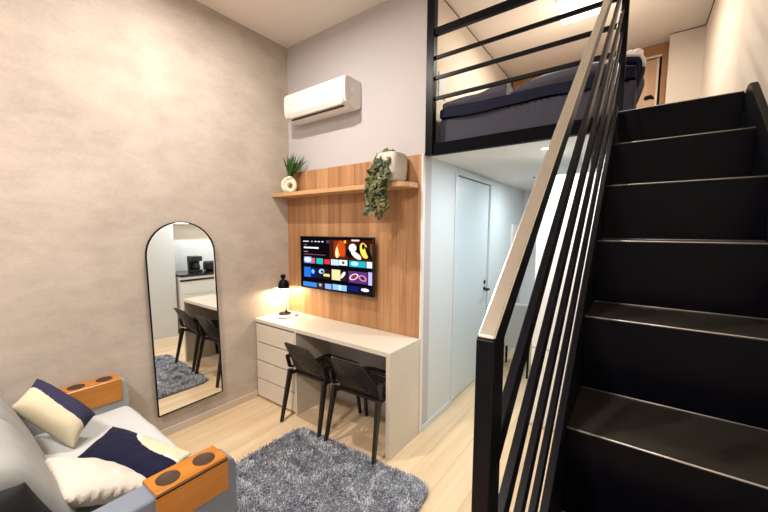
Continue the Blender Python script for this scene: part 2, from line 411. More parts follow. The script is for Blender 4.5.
box(bm, .932, .934, -.136, -.104, 2.67, 2.71); obj('side_cover', bm, M['chrome'], t)
bm = BM(); box(bm, .233, .300, -.2055, -.203, 2.625, 2.640); obj('display_window', bm, M['ac_side'], t)

# ------------------------------------------------------------------ desk with drawers
t = thing('desk', 'long cream built-in desk with four drawers below the television', 'desk', (.77, -.21, 0))
DD = -.43
bm = BM(); box(bm, .002, 1.538, DD, -.032, .727, .76); obj('desktop', bm, M['laminate'], t, .002)
bm = BM(); box(bm, 1.503, 1.538, DD+.0, -.036, 0, .7265); obj('side_panel', bm, M['laminate'], t, .002)
bm = BM(); box(bm, .555, .575, DD, -.036, 0, .7265); obj('side_panel', bm, M['laminate'], t, .002)
bm = BM(); box(bm, .014, .034, DD+.02, -.036, 0, .7265); obj('side_panel', bm, M['laminate'], t)
bm = BM(); box(bm, .035, .554, DD+.04, -.04, .02, .72); obj('drawer_case', bm, M['dark_gap'], t)
zs = [.02, .195, .37, .545, .72]
for a, b in zip(zs, zs[1:]):
    bm = BM(); box(bm, .016, .552, DD, DD+.02, a+.003, b-.008); dr = obj('drawer', bm, M['laminate'], t, .0015)
bm = BM(); box(bm, .576, 1.502, -.036, -.0005, 0.06, .72); obj('back_panel', bm, M['plaster'], t)

# ------------------------------------------------------------------ desk lamp
LX, LY = .085, -.155
t = thing('desk_lamp', 'small black desk lamp glowing in the corner of the desk', 'lamp', (LX, LY, .76))
bm = BM(); lathe(bm, [(0, .7605), (.060, .7605), (.062, .766), (.055, .772), (.012, .776), (.0, .776)], (LX, LY, 0), 32); obj('base', bm, M['black_metal'], t)
bm = BM(); lathe(bm, [(0, .776), (.010, .776), (.010, .80), (.0, .80)], (LX+.02, LY, 0), 16); obj('switch_post', bm, M['black_metal'], t)
bm = BM(); tube(bm, [(LX+.02, LY, .80), (LX+.024, LY, .90), (LX+.026, LY, 1.0), (LX+.022, LY, 1.07), (LX+.008, LY, 1.105), (LX-.008, LY, 1.10)], .0035, 8); obj('pole', bm, M['chrome'], t)
TL = Matrix.Rotation(math.radians(-4), 3, 'Y')
bm = BM(); lathe(bm, [(.054, .0), (.055, .02), (.050, .052), (.036, .078), (.018, .088), (.016, .098), (.024, .108), (.026, .125), (.018, .136), (0, .138)], (LX-.008, LY, 1.012), 32, tilt=TL)
lathe(bm, [(.054, .0), (.052, .02), (.047, .050), (.034, .074), (.004, .080)], (LX-.008, LY, 1.012), 32, tilt=TL)
obj('lamp_shade', bm, M['black_metal'], t)
bm = BM(); bmesh.ops.create_uvsphere(bm, u_segments=16, v_segments=10, radius=.019, matrix=Matrix.Translation((LX-.008, LY, 1.045)))
obj('bulb', bm, M['bulb'], t, smooth=True)
# pen and small clip
bm = BM(); tube(bm, [(.200, -.318, .7652), (.262, -.24, .7652)], .0045, 8); tube(bm, [(.262, -.24, .7652), (.285, -.205, .7652)], .0045, 8, 1, .002)
tag(obj('pen', bm, [M['black'], M['chrome']]), 'dark pen lying on the desk in front of the lamp', 'pen')
bm = BM(); box(bm, .225, .243, -.148, -.112, .7603, .768); box(bm, .229, .239, -.140, -.120, .768, .772)
tag(obj('clip', bm, M['black'], None, .002), 'tiny dark clip on the desk beside the lamp base', 'clip')

# ------------------------------------------------------------------ plants on the shelf
t = thing('potted_plant', 'cream ring-shaped vase with spiky green leaves on the shelf', 'plant', (.17, -.13, 1.925))
def ring(bm, c, R_, r, ang, flat=1.0):
    seg = 32
    rot = Matrix.Rotation(ang, 3, 'Z'); rings = []
    for i in range(seg):
        a = 2*PI*i/seg; rg = []
        for j in range(12):
            b = 2*PI*j/12; rr = R_ + r*math.cos(b)
            rg.append(bm.verts.new(Vector(c) + rot @ Vector((rr*math.cos(a), r*flat*math.sin(b), rr*math.sin(a)))))
        rings.append(rg)
    for i in range(seg):
        a = rings[i]; b = rings[(i+1) % seg]
        for j in range(12): f = bm.faces.new([a[j], a[(j+1) % 12], b[(j+1) % 12], b[j]]); f.smooth = True
bm = BM(); ring(bm, (.135, -.115, 2.003), .056, .0235, math.radians(28), 1.2); ring(bm, (.208, -.155, 1.985), .042, .019, math.radians(28), 1.2)
lathe(bm, [(.010, 0), (.028, .0), (.026, .02), (.020, .028), (.012, .022)], (.155, -.12, 2.055), 20)
obj('vase', bm, M['ceramic'], t)
bm = BM()
def blade(bm, base, d, L, w, bend, mi=0):
    d = Vector(d).normalized(); s = d.cross(Vector((0.3, -.9, .1))).normalized(); prev = None; p = Vector(base); n = 5
    for i in range(n+1):
        ww = w*(1 - (i/n)**2)*(.6+.8*(i/n) if i/n < .5 else 1)
        q = p + Vector((d.x, d.y, 0))*bend*(i/n)**2
        a = bm.verts.new(q - s*ww); b = bm.verts.new(q + s*ww + Vector((0, 0, .0005)))
        if prev: f = bm.faces.new([prev[0], prev[1], b, a]); f.material_index = mi; f.smooth = True
        prev = (a, b); p = p + d*L/n
for k in range(46):
    a = random.uniform(0, 2*PI); sp = random.uniform(.05, .95)
    L_ = random.uniform(.12, .25)
    blade(bm, (.158+random.uniform(-.01, .01), -.12+random.uniform(-.01, .01), 2.075), (sp*math.cos(a)+.30, sp*math.sin(a)*.7-.05, 1), L_, random.uniform(.009, .016), random.uniform(.01, .07))
obj('foliage', bm, M['leaf'], t)

t = thing('trailing_plant', 'rounded beige pot with ivy trailing down over the oak shelf', 'plant', (1.33, -.13, 1.925))
bm = BM()
# rounded square pot, slightly tapered
def rsq(cx, cy, hw, rad, z, n=6):
    pts = []
    for qx, qy, a0 in ((1, 1, 0), (-1, 1, PI/2), (-1, -1, PI), (1, -1, 3*PI/2)):
        for k in range(n): a = a0 + k*PI/2/(n-1); pts.append((cx+qx*(hw-rad)+rad*math.cos(a), cy+qy*(hw-rad)+rad*math.sin(a), z))
    return pts
prev = None
for hw, z in ((.050, 1.926), (.072, 1.932), (.088, 1.955), (.094, 2.03), (.093, 2.10), (.085, 2.135), (.072, 2.143), (.062, 2.105), (.060, 2.07)):
    rg = [bm.verts.new(p) for p in rsq(1.335, -.135, hw, .035, z)]
    if prev:
        for k in range(len(rg)): f = bm.faces.new([prev[k], prev[(k+1) % len(rg)], rg[(k+1) % len(rg)], rg[k]]); f.smooth = True
    else: bm.faces.new(rg[::-1])
    prev = rg
obj('pot', bm, M['pot'], t)
bm = BM(); rg = [bm.verts.new(p) for p in rsq(1.335, -.135, .061, .035, 2.09)]; bm.faces.new(rg); obj('soil', bm, M['soil'], t)
bmS, bmP, bmD = BM(), BM(), BM()
def leaf(bm, p, d, n, s):
    d = Vector(d).normalized(); n = Vector(n).normalized(); t_ = d.cross(n).normalized()
    pts = [(0, 0), (.35, .45), (.05, .62), (.55, .55), (1.0, 0), (.55, -.55), (.05, -.62), (.35, -.45)]
    pts = [(0, 0), (-.12, .35), (.12, .58), (.5, .42), (1.05, 0), (.5, -.42), (.12, -.58), (-.12, -.35)]
    c = bm.verts.new(p + d*.4*s + n*.08*s); vs = [bm.verts.new(p + d*a*s + t_*b*s) for a, b in pts]
    for i in range(8): f = bm.faces.new([c, vs[i], vs[(i+1) % 8]]); f.smooth = True
vines = []
for k in range(17):
    x0 = 1.315+random.uniform(-.06, .08); y0 = -.18+random.uniform(-.02, .02)
    L_ = random.uniform(.12, .40); xo = random.uniform(-.09, .045)
    pts = [Vector((1.32, -.13, 2.09)), Vector((x0, y0, 2.135+random.uniform(0, .03))), Vector((x0-.005+xo*.5, y0-.055, 2.05)), Vector((x0+xo, y0-.075, 1.95))]
    n = 6
    for i in range(1, n+1): pts.append(Vector((x0+xo+random.uniform(-.018, .018), y0-.075+random.uniform(-.012, .012), 1.95-L_*.68*i/n)))
    tube(bmS, pts, .0018, 5)
    for i in range(1, len(pts)):
        for q in range(3):
            f_ = random.random(); p = pts[i-1].lerp(pts[i], f_)
            top = p.z > 2.03
            b = bmD if random.random() < (.65 if top else .22) else bmP
            leaf(b, p, (random.uniform(-1, 1), random.uniform(-.8, .1), random.uniform(-1.2, .2)), (random.uniform(-.4, .4), -1, random.uniform(-.2, .6)), random.uniform(.026, .044))
obj('vines', bmS, M['stem'], t); a = obj('foliage', bmP, M['leaf_pale'], t); a['label'] = 'pale green leaves'
a = obj('foliage', bmD, M['leaf_dark'], t); a['label'] = 'dark green leaves'

# ------------------------------------------------------------------ arched mirror
t = thing('mirror', 'tall arched mirror with thin black frame on the cement wall', 'mirror', (.01, -1.04, .19))
def arch(y0, y1, z0, z1, n=20):
    r = (y1-y0)/2; c = (y0+y1)/2; rz = .245
    pts = [(y0, z0), (y0, z1-rz)]
    for k in range(1, n): a = PI - k*PI/n; pts.append((c+r*math.cos(a), z1-rz+rz*math.sin(a)))
    return pts + [(y1, z1-rz), (y1, z0)]
O = arch(-1.295, -.795, .19, 1.64); I = arch(-1.287, -.803, .197, 1.632)
MR = Matrix.Translation((0, -1.04, .9)) @ Matrix.Rotation(math.radians(1.1), 4, 'X') @ Matrix.Translation((0, 1.04, -.9))
def tilt(bm): bmesh.ops.transform(bm, matrix=MR, verts=bm.verts); return bm
bm = BM(); prism(bm, I, 'x', .024, .034); tilt(bm); obj('mirror_glass', bm, M['mirror'], t)
bm = BM(); n = len(O)
vo = [[bm.verts.new((x, *p)) for p in O] for x in (.026, .038)]; vi = [[bm.verts.new((x, *p)) for p in I] for x in (.026, .038)]
for k in range(n):
    j = (k+1) % n
    bm.faces.new([vo[0][k], vo[0][j], vo[1][j], vo[1][k]]); bm.faces.new([vi[0][k], vi[1][k], vi[1][j], vi[0][j]])
    bm.faces.new([vo[1][k], vo[1][j], vi[1][j], vi[1][k]]); bm.faces.new([vo[0][k], vi[0][k], vi[0][j], vo[0][j]])
tilt(bm); obj('frame', bm, M['black_metal'], t)
bm = BM(); prism(bm, arch(-1.23, -.86, .26, 1.56), 'x', .0005, .0235); tilt(bm); obj('backing', bm, M['black'], t)

# ------------------------------------------------------------------ chairs
def poly_round(pts, r=.12, n=4):
    out = []; N = len(pts)
    for i in range(N):
        p = Vector(pts[i]); a = Vector(pts[i-1]); b = Vector(pts[(i+1) % N])
        A = p + (a-p)*r*2; B = p + (b-p)*r*2
        for k in range(n+1):
            s = k/n; out.append((1-s)**2*A + 2*s*(1-s)*p + s*s*B)
    return out
def slotted(bm, outline, fmap, rings, gap=.35, ribs=(), th=.006, rim=None, solid_from=None):
    """outline: closed list of 2D; concentric bands with open slots between them"""
    n = len(outline); c = sum(outline, Vector((0, 0)))/n
    def P(s, k, side):
        q = c + (outline[k]-c)*s
        p = fmap(q.x, q.y); e = 1e-3
        nrm = (fmap(q.x+e, q.y)-p).cross(fmap(q.x, q.y+e)-p).normalized()
        return p + nrm*th*side
    def quad4(s0, s1, k0, k1):
        k1 %= n
        A = [bm.verts.new(P(s0, k0, 1)), bm.verts.new(P(s0, k1, 1)), bm.verts.new(P(s1, k1, 1)), bm.verts.new(P(s1, k0, 1))]
        B = [bm.verts.new(P(s0, k0, -1)), bm.verts.new(P(s0, k1, -1)), bm.verts.new(P(s1, k1, -1)), bm.verts.new(P(s1, k0, -1))]
        bm.faces.new(A); bm.faces.new(B[::-1])
        for i in range(4): bm.faces.new([A[i], B[i], B[(i+1) % 4], A[(i+1) % 4]])
    for r_ in range(rings):
        s0 = 1 - r_/rings; s1 = 1 - (r_+1)/rings + gap/rings
        if r_ == rings-1: s1 = .001
        for k in range(n): quad4(s0, s1, k, k+1)
        if r_ < rings-1:
            for k in ribs: quad4(s1, 1-(r_+1)/rings, k % n, k+1)

def chair_parts(t, ox, oy):
    W = .21
    def bk(u, v):   # u -1..1, v 0 (seat) .. 1 (top)
        w = W*(1.0-.36*v) ; y = -.36 - .135*v - .02*(1-u*u)+.035*u*u*(1-v)
        return Vector((ox+u*w, oy+y-.02, .425+.285*v - .012*u*u*v))
    def st(u, v):   # v 0 back .. 1 front
        w = W*(1.0+.02*v)
        return Vector((ox+u*w, oy-.37+.40*v, .425 + .02*v - .028*(1-u*u)*math.sin(PI*min(1, v*1.05)) - .03*max(0, v-.85)/.15*.5))
    o1 = poly_round([(-1, 0), (1, 0), (1, 1), (-1, 1)], .09, 3); o2 = poly_round([(-1, -.06), (1, -.06), (1, 1), (-1, 1)], .035, 3)
    bm = BM(); slotted(bm, o2, bk, 7, .26, (2, 6, 10, 14), .005); obj('backrest', bm, M['chair'], t)
    bm = BM(); slotted(bm, o1, st, 8, .58, (2, 6, 10, 14), .005); obj('seat', bm, M['chair'], t)
    for s in (-1, 1):
        def wing(u, v):  # u 0 back..1 front, v 0 bottom..1 top
            zt = .565-.11*u
            zb = .43+.005*u
            return Vector((ox+s*(W+.002+.004*v+.004*math.sin(PI*u)), oy-.415+.34*u - .03*v*(1-u), zb+(zt-zb)*v))
        bm = BM(); slotted(bm, poly_round([(0, 0), (1, 0), (1, 1), (0, 1)], .09, 3), wing, 3, .4, (2, 6, 10, 14), .005); obj('armrest', bm, M['chair'], t)
    bm = BM()
    for s in (-1, 1): beam(bm, (ox+s*.185, oy-.40, .40), (ox+s*.185, oy-.02, .405), .022, .022)
    beam(bm, (ox-.185, oy-.36, .395), (ox+.185, oy-.36, .395), .02, .02); beam(bm, (ox-.185, oy-.06, .40), (ox+.185, oy-.06, .40), .02, .02)
    obj('seat_frame', bm, M['chair'], t)
    for s in (-1, 1):
        bm = BM(); beam(bm, (ox+s*.219, oy-.493, 0), (ox+s*.200, oy-.405, .43), .020, .026, (0, 1, 0), 0, .030, .040); obj('leg', bm, M['chair'], t, .003)
        bm = BM(); beam(bm, (ox+s*.214, oy-.0, 0), (ox+s*.195, oy-.055, .43), .020, .024, (0, 1, 0), 0, .028, .036); obj('leg', bm, M['chair'], t, .003)
tA = thing('desk_chair', 'black slotted chair closer to the drawers of the desk', 'chair', (.765, -.28, 0), 'black slotted chairs at the desk')
chair_parts(tA, .765, -.075)
tB = tA.copy(); col.objects.link(tB); tB.location = (1.268, -.275, 0); tB.rotation_euler = (0, 0, math.radians(1.5))
tB['label'] = 'black slotted chair at the open right end of the desk, on the rug edge'
for ch in list(tA.children):
    c = ch.copy(); col.objects.link(c); c.parent = tB

# ------------------------------------------------------------------ rug
t = thing('rug', 'shaggy blue-grey rug between the sofa and the desk', 'rug', (1.3, -1.2, 0))
A, B_, C_, D_ = Vector((.735, -.535)), Vector((1.905, -.478)), Vector((1.97, -1.95)), Vector((.755, -2.05))
def rugp(u, v):
    p = (A*(1-u)+B_*u)*(1-v) + (D_*(1-u)+C_*u)*v; return p
bm = BM()
NU, NV = 60, 80
def rr(u, v):   # round the corners
    x, y = u*2-1, v*2-1; k = .93
    m = max(abs(x), abs(y)); 
    if m == 0: return u, v
    e = (abs(x/m)**14+abs(y/m)**14)**(-1/14.0)
    w = 1+(e-1)*m**3
    return (x*w+1)/2, (y*w+1)/2
g = []
for j in range(NV+1):
    row = []
    for i in range(NU+1):
        u, v = rr(i/NU, j/NV); p = rugp(u, v); ed = min(i, NU-i, j, NV-j)
        z = (.008 if ed == 0 else .022) + .006*noise.noise((p.x*9, p.y*9, 0))*(ed > 0)
        row.append(bm.verts.new((p.x, p.y, z)))
    g.append(row)
for j in range(NV):
    for i in range(NU): f = bm.faces.new([g[j][i], g[j][i+1], g[j+1][i+1], g[j+1][i]]); f.smooth = True
bd = [g[0][i] for i in range(NU+1)] + [g[j][NU] for j in range(1, NV+1)] + [g[NV][i] for i in range(NU-1, -1, -1)] + [g[j][0] for j in range(NV-1, 0, -1)]
lo = [bm.verts.new((v.co.x, v.co.y, .0005)) for v in bd]
for k in range(len(bd)): j = (k+1) % len(bd); bm.faces.new([bd[k], bd[j], lo[j], lo[k]])
bm.faces.new(lo)
obj('base', bm, M['rug_base'], t)
verts = []; faces = []; mids = []
rnd = random.Random(3)
N = 62000
for k in range(N):
    v = rnd.random()
    if v > .78 and rnd.random() < .6: v *= rnd.random()
    u = rnd.random(); u2, v2 = rr(u, v); p = rugp(u2, v2); x, y = p.x, p.y
    fl = noise.noise((x*10, y*10, 3)); fa = noise.noise((x*9, y*9, 7))*PI*1.5+noise.noise((x*40, y*40, 1))*3
    a = fa + rnd.uniform(-1.3, 1.3); L_ = rnd.uniform(.016, .032); ln = rnd.uniform(.35, .95)
    dx, dy = math.cos(a)*ln*L_, math.sin(a)*ln*L_; h = L_*math.sqrt(max(.15, 1-ln*ln*.7))*(1+.35*fl)
    w = rnd.uniform(.0014, .0026); px, py = -math.sin(a)*w, math.cos(a)*w; z0 = .014
    i0 = len(verts)
    verts += [(x-px, y-py, z0), (x+px, y+py, z0), (x+dx*.45+px, y+dy*.45+py, z0+h*.7), (x+dx*.45-px, y+dy*.45-py, z0+h*.7), (x+dx, y+dy, z0+h*.88)]
    faces += [(i0, i0+1, i0+2, i0+3), (i0+3, i0+2, i0+4)]
    c = rnd.random() + .35*noise.noise((x*16, y*16, 9)); mi = 0 if c < .40 else (1 if c < .78 else 2)
    mids += [mi, mi]
me = bpy.data.meshes.new('pile'); me.from_pydata([(a-1.3, b+1.2, c) for a, b, c in verts], [], faces)
for m_ in (mat('rug_dark_blue_grey', (.17, .19, .24), .9, spec=.1), mat('rug_mid_grey', (.38, .40, .455), .9, spec=.1), mat('rug_light_grey', (.64, .65, .68), .9, spec=.1)): me.materials.append(m_)
me.polygons.foreach_set('material_index', mids)
o = bpy.data.objects.new('pile', me); col.objects.link(o); o.parent = t; o['kind'] = 'stuff'

# ------------------------------------------------------------------ sofa
def cushion(bm, c00, c10, c11, c01, th, n=16, p=3.0, seed=0, wr=.006, pinch=.06, mif=None, ruffle=0):
    """four corners in order, puffed on both sides along the normal"""
    c00, c10, c11, c01 = [Vector(c) for c in (c00, c10, c11, c01)]
    nrm = ((c10-c00).cross(c01-c00)).normalized()
    top = {}; bot = {}
    ctr = (c00+c10+c11+c01)/4
    for j in range(n+1):
        for i in range(n+1):
            u, v = i/n, j/n; x, y = 2*u-1, 2*v-1
            q = (c00*(1-u)+c10*u)*(1-v)+(c01*(1-u)+c11*u)*v
            # pull edge middles inwards
            k = pinch*((1-x*x)*abs(y)**3 + (1-y*y)*abs(x)**3)
            q = q + (ctr-q)*k
            h = th/2*((1-abs(x)**p)*(1-abs(y)**p))**.5
            w = wr*noise.noise(q*9+Vector((seed, 0, 0)))+wr*.5*noise.noise(q*24+Vector((seed, 5, 0)))
            edge = i in (0, n) or j in (0, n)
            if edge:
                q = q + nrm*(ruffle*math.sin((i+j)*2.1+seed)*.5) + (q-ctr)*(ruffle*2.5*math.sin((i+j)*1.35+seed))
                top[i, j] = bot[i, j] = bm.verts.new(q)
            else:
                top[i, j] = bm.verts.new(q + nrm*(h+w)); bot[i, j] = bm.verts.new(q - nrm*(h+w*.5))
    for j in range(n):
        for i in range(n):
            mi = mif((i+.5)/n, (j+.5)/n) if mif else 0
            f = bm.faces.new([top[i, j], top[i+1, j], top[i+1, j+1], top[i, j+1]]); f.material_index = mi; f.smooth = True
            f = bm.faces.new([bot[i, j], bot[i, j+1], bot[i+1, j+1], bot[i+1, j]]); f.material_index = mi; f.smooth = True

t = thing('sofa', 'light grey two-seat sofa with wooden cup holder armrests by the cement wall', 'sofa', (.73, -1.9, 0))
bm = BM(); box(bm, .14, 1.31, -2.30, -1.505, .04, .30); obj('base', bm, M['sofa'], t, .02, 3)
# seat cushion, softly wrinkled
bm = BM(); nx, ny = 40, 30; gg = []
for j in range(ny+1):
    row = []
    for i in range(nx+1):
        x = .142+1.166*i/nx; y = -2.12+.635*j/ny; z = .43
        v = j/ny
        z += .010*noise.noise((x*3, y*5, 0)) + .004*math.sin(x*26+2.2*noise.noise((x*3, y*3, 4)))*(1 if j > 4 else 0)*.6
        e = min(i, nx-i)/nx
        z -= .03*max(0, (v-.93)/.07)**2 + .02*max(0, (.04-e)/.04)**2
        row.append(bm.verts.new((x, y, z)))
    gg.append(row)
for j in range(ny):
    for i in range(nx): bm.faces.new([gg[j][i], gg[j][i+1], gg[j+1][i+1], gg[j+1][i]])
bd = [gg[0][i] for i in range(nx+1)] + [gg[j][nx] for j in range(1, ny+1)] + [gg[ny][i] for i in range(nx-1, -1, -1)] + [gg[j][0] for j in range(ny-1, 0, -1)]
lo = [bm.verts.new((v.co.x, v.co.y, .295)) for v in bd]
for k in range(len(bd)): j = (k+1) % len(bd); bm.faces.new([bd[k], bd[j], lo[j], lo[k]])
bm.faces.new(lo)
o = obj('seat_cushion', bm, M['sofa_seat'], t, smooth=True); o['label'] = 'pale fabric seat cushion'
# backrest frame
bm = BM(); prism(bm, [(-2.12, .28), (-2.40, .04), (-2.47, .04), (-2.50, .74), (-2.36, .74)], 'x', .14, 1.31); obj('backrest', bm, M['sofa'], t, .03, 3)
# back cushions (reclined slabs)
def slab(bm, x0, x1, prof, n=14, seed=0):
    """prof: function s in 0..1 around closed (y,z) profile"""
    K = len(prof); rings = []
    for i in range(n+1):
        u = i/n; e = min(u, 1-u); sc = 1-.30*max(0, 1-e/.16)**2.2
        cy = sum(p[0] for p in prof)/K; cz = sum(p[1] for p in prof)/K
        rings.append([bm.verts.new((x0+(x1-x0)*u, cy+(y-cy)*sc+.006*noise.noise((u*4+seed, y*5, z*5)), cz+(z-cz)*(1-.5*(1-sc))+.006*noise.noise((u*4+seed, z*5, 8)))) for y, z in prof])
    for a, b in zip(rings, rings[1:]):
        for k in range(K): bm.faces.new([a[k], a[(k+1) % K], b[(k+1) % K], b[k]])
    bm.faces.new(rings[0][::-1]); bm.faces.new(rings[-1])
prof = []
for k in range(28):
    a = 2*PI*k/28
    lx = .235*math.copysign(abs(math.cos(a))**.55, math.cos(a)); ly = .105*math.copysign(abs(math.sin(a))**.6, math.sin(a))
    th_ = math.radians(113)
    prof.append((-2.118+lx*math.cos(th_)-ly*math.sin(th_), .612+lx*math.sin(th_)+ly*math.cos(th_)))
for x0, x1, sd in ((.15, .72, 1), (.725, 1.265, 5)):
    bm = BM(); slab(bm, x0, x1, prof, 16, sd); obj('back_cushion', bm, M['sofa'], t, smooth=True, subd=1)
# armrests
for x0, x1, side in ((.014, .136, -1), (1.322, 1.440, 1)):
    bm = BM(); prism(bm, [(-2.42, .04), (-1.487, .04), (-1.480, .10), (-1.480, .545), (-1.49, .575), (-1.522, .592), (-2.42, .592)], 'x', x0, x1)
    arm = obj('armrest', bm, M['sofa_arm'] if side > 0 else M['sofa'], t, .012, 4)
    tx0, tx1 = (x0+.006, x1+.003) if side < 0 else (x0-.0, x1+.005)
    y0, y1 = -1.80, -1.522
    bm = BM()
    zt = .605
    pr = [(tx0-.006, zt-.145), (tx0-.006, zt-.006), (tx0, zt), (tx1, zt), (tx1+.006, zt-.006), (tx1+.006, zt-.145), (tx1-.002, zt-.145), (tx1-.002, zt-.012), (tx0+.002, zt-.012), (tx0+.002, zt-.145)]
    if side < 0: pr = [(tx0-.0055, zt-.03)]+pr[1:8]+[(tx0+.002, zt-.012), (tx0+.002, zt-.03)]
    if side > 0:
        # outer wooden side panel stands proud of the arm
        pr = [(tx0-.006, zt-.10), (tx0-.006, zt-.004), (tx0-.002, zt), (tx1, zt), (tx1, zt-.012), (tx0+.002, zt-.012), (tx0+.002, zt-.10)]
    prism(bm, pr, 'y', y0, y1)
    if side > 0:
        box(bm, tx1+.002, tx1+.010+.028, y0+.0, y1, zt-.16, zt-.022) if False else None
    tr = obj('wooden_tray', bm, M['tray'], arm, .002); tr['label'] = 'honey coloured wooden tray wrapping the armrest'
    if side > 0:
        bm = BM(); box(bm, x1-.002, x1+.006, y0, y1, zt-.150, zt-.021); o = obj('wooden_side_panel', bm, M['tray'], arm, .002)
        bm = BM(); box(bm, x1-.002, x1+.004, y0+.001, y1-.001, zt-.0208, zt-.0122); obj('groove', bm, M['black'], arm)
    cxm = (tx0+tx1)/2
    for cy in (-1.735, -1.595):
        bm = BM(); lathe(bm, [(0, zt+.0016), (.040, zt+.0016), (.041, zt+.0025), (.043, zt+.0016), (.043, zt+.0002)], (cxm, cy, 0), 32)
        o = obj('cup_holder', bm, mat('dark_brown_cup_rim', (.045, .022, .012), .6, var=.3, vscale=200), arm); o['label'] = 'dark brown round cup holder'
# scatter cushions
PD = lambda fn: fn
bm = BM()
cushion(bm, (.30, -2.035, .672), (.53, -1.850, .450), (.46, -1.735, .56), (.19, -1.915, .755), .16, 60, 3.4, 1, .005, .05,
        mif=lambda u, v: 1 if v > .50 - .06*math.sin(u*PI) + .12*(1-u) else 0)
tag(obj('cushion', bm, [M['cream'], M['slate']], None), 'cream cushion with a slate blue band leaning at the far end of the sofa', 'cushion', 'scatter cushions on the sofa')
bm = BM()
def m2(u, v):
    a = (u-.78)/.42; b = (v-1.08)/.56; q = a*a+b*b
    if q < .80: return 1
    if q < 1.0 and (u < .52 or u > .86): return 2
    return 1 if q < 1.0 else 0
cushion(bm, (.665, -1.865, .462), (1.16, -1.70, .458), (1.06, -1.50, .448), (.47, -1.665, .458), .085, 64, 2.6, 2, .005, .04, mif=m2)
tag(obj('cushion', bm, [M['navy'], M['cream'], M['white_cloth']]), 'dark navy cushion with a cream patch lying on the middle of the seat', 'cushion', 'scatter cushions on the sofa')
bm = BM()
cushion(bm, (.84, -2.00, .605), (.96, -1.80, .455), (1.26, -1.735, .50), (1.20, -2.03, .60), .14, 40, 2.4, 3, .014, .04, ruffle=.018)
tag(obj('cushion', bm, M['ivory']), 'ivory cushion with a ruffled edge beside the near armrest', 'cushion', 'scatter cushions on the sofa')
bm = BM()
cushion(bm, (1.27, -2.33, .50), (1.285, -1.985, .50), (1.345, -2.112, .805), (1.33, -2.43, .80), .09, 30, 3.6, 6, .006, .04)
tag(obj('cushion', bm, M['charcoal']), 'charcoal cushion standing against the near armrest of the sofa', 'cushion', 'scatter cushions on the sofa')

# ------------------------------------------------------------------ staircase
SX0_, SX1_ = 2.7006, 3.1649
t = thing('staircase', 'black steel staircase climbing to the loft on the right', 'staircase', (2.93, -1.2, 0))
def ny_(k): return -1.3475 + k*.2695
def nz_(k): return 1.1054 + k*.2211
for k in range(-4, 6):
    y, z = ny_(k), nz_(k)
    bm = BM()
    yb = ny_(k+1)+.004
    if k == 5: y, yb = 0.0, .05
    box(bm, SX0_, SX1_, y, yb, z-.006, z, 1)                       # tread plate
    box(bm, SX0_, SX1_, y, y+.006, z-.2211-.004, z-.006, 0)        # riser plate
    st_ = obj('step', bm, [M['stair_metal'], M['tread']], t, .0015, 2)
    bm = BM(); tube(bm, [(SX0_, y+.001, z-.0015), (SX1_, y+.001, z-.0015)], .0022, 8); obj('nosing_glint', bm, M['edge_glint'], st_)  # light line imitating the reflection on the bevelled front edge
    if k < 5:
        bm = BM(); tube(bm, [(SX0_, yb-.006, z+.0015), (SX1_, yb-.006, z+.0015)], .0018, 8); o = obj('tread_back_glint', bm, M['edge_glint'], st_)  # light line imitating the bright reflection where tread meets riser
def sprof(stop, sbot, y0, y1, endcut=True):
    return [(y0, max(0, sbot+SL*y0)), (y0, stop+SL*y0), (y1-.09, stop+SL*(y1-.09)), (y1-.055, stop+SL*(y1-.09)+.005), (y1-.02, stop+SL*(y1-.09)-.012), (y1, ZL-.01), (y1, sbot+SL*y1)]
for x0, x1 in ((2.684, 2.7005), (3.165, 3.189)):
    bm = BM(); p_ = sprof(2.288, 1.90, -2.62, 0)
    p_ = [(-2.62, 0), (-2.62, 2.288+SL*-2.62)] + p_[2:-1] + [(0, 1.90), (-1.90/SL*.999, 0)]
    prism(bm, p_, 'x', x0, x1); obj('stringer', bm, M['black_metal'], t, .002)
bm = BM(); box(bm, 2.585, 2.683, -.0, .049, 1.93, 2.124); obj('hanger_plate', bm, M['black_metal'], t, .002)
# white panel closing the space below the stair
bm = BM(); prism(bm, [(-2.30, 0), (-.02, 0), (-.02, 1.882), (-2.30, .012)], 'x', 2.686, 2.700)
struct(obj('wall_understair', bm, mat('understair_panel', (.60, .60, .58), .5)), 'pale panel closing the space below the stairs', 'wall')

# ------------------------------------------------------------------ stair railing
t = thing('stair_railing', 'black steel stair railing with handrail and four slanted bars', 'railing', (2.691, -1.9, 0))
NY = -1.8985
bm = BM()
hs = 3.045
prism(bm, [(NY-.02, hs-.036+SL*(NY-.02)), (NY-.02, hs+SL*(NY-.02)), (0.0, hs), (0.0, hs-.036)], 'x', 2.682, 2.700)
hr = obj('handrail', bm, M['black_metal'], t, .001, 2)
bm = BM(); prism(bm, [(NY-.02, hs-.004+SL*(NY-.02)), (NY-.02, hs+.001+SL*(NY-.02)), (0.0, hs+.001), (0.0, hs-.004)], 'x', 2.6818, 2.7002)  # added pale strip, imitates the gloss reflection on the rail top
o = obj('sheen_strip', bm, M['rail_sheen'], hr, .0018, 3); o['label'] = 'pale strip imitating gloss along the handrail top'
bm = BM(); prism(bm, [(NY-.022, 0), (NY-.022, hs-.002+SL*(NY-.022)), (NY+.014, hs-.002+SL*(NY+.014)), (NY+.014, 0)], 'x', 2.6815, 2.7003); obj('newel_post', bm, M['black_metal'], t, .0015)
for s_ in (2.887, 2.750, 2.612, 2.462):
    bm = BM(); prism(bm, [(NY+.014, s_-.036+SL*(NY+.014)), (NY+.014, s_+SL*(NY+.014)), (0, s_), (0, s_-.036)], 'x', 2.686, 2.697)
    obj('bar', bm, M['black_metal'], t, .001)

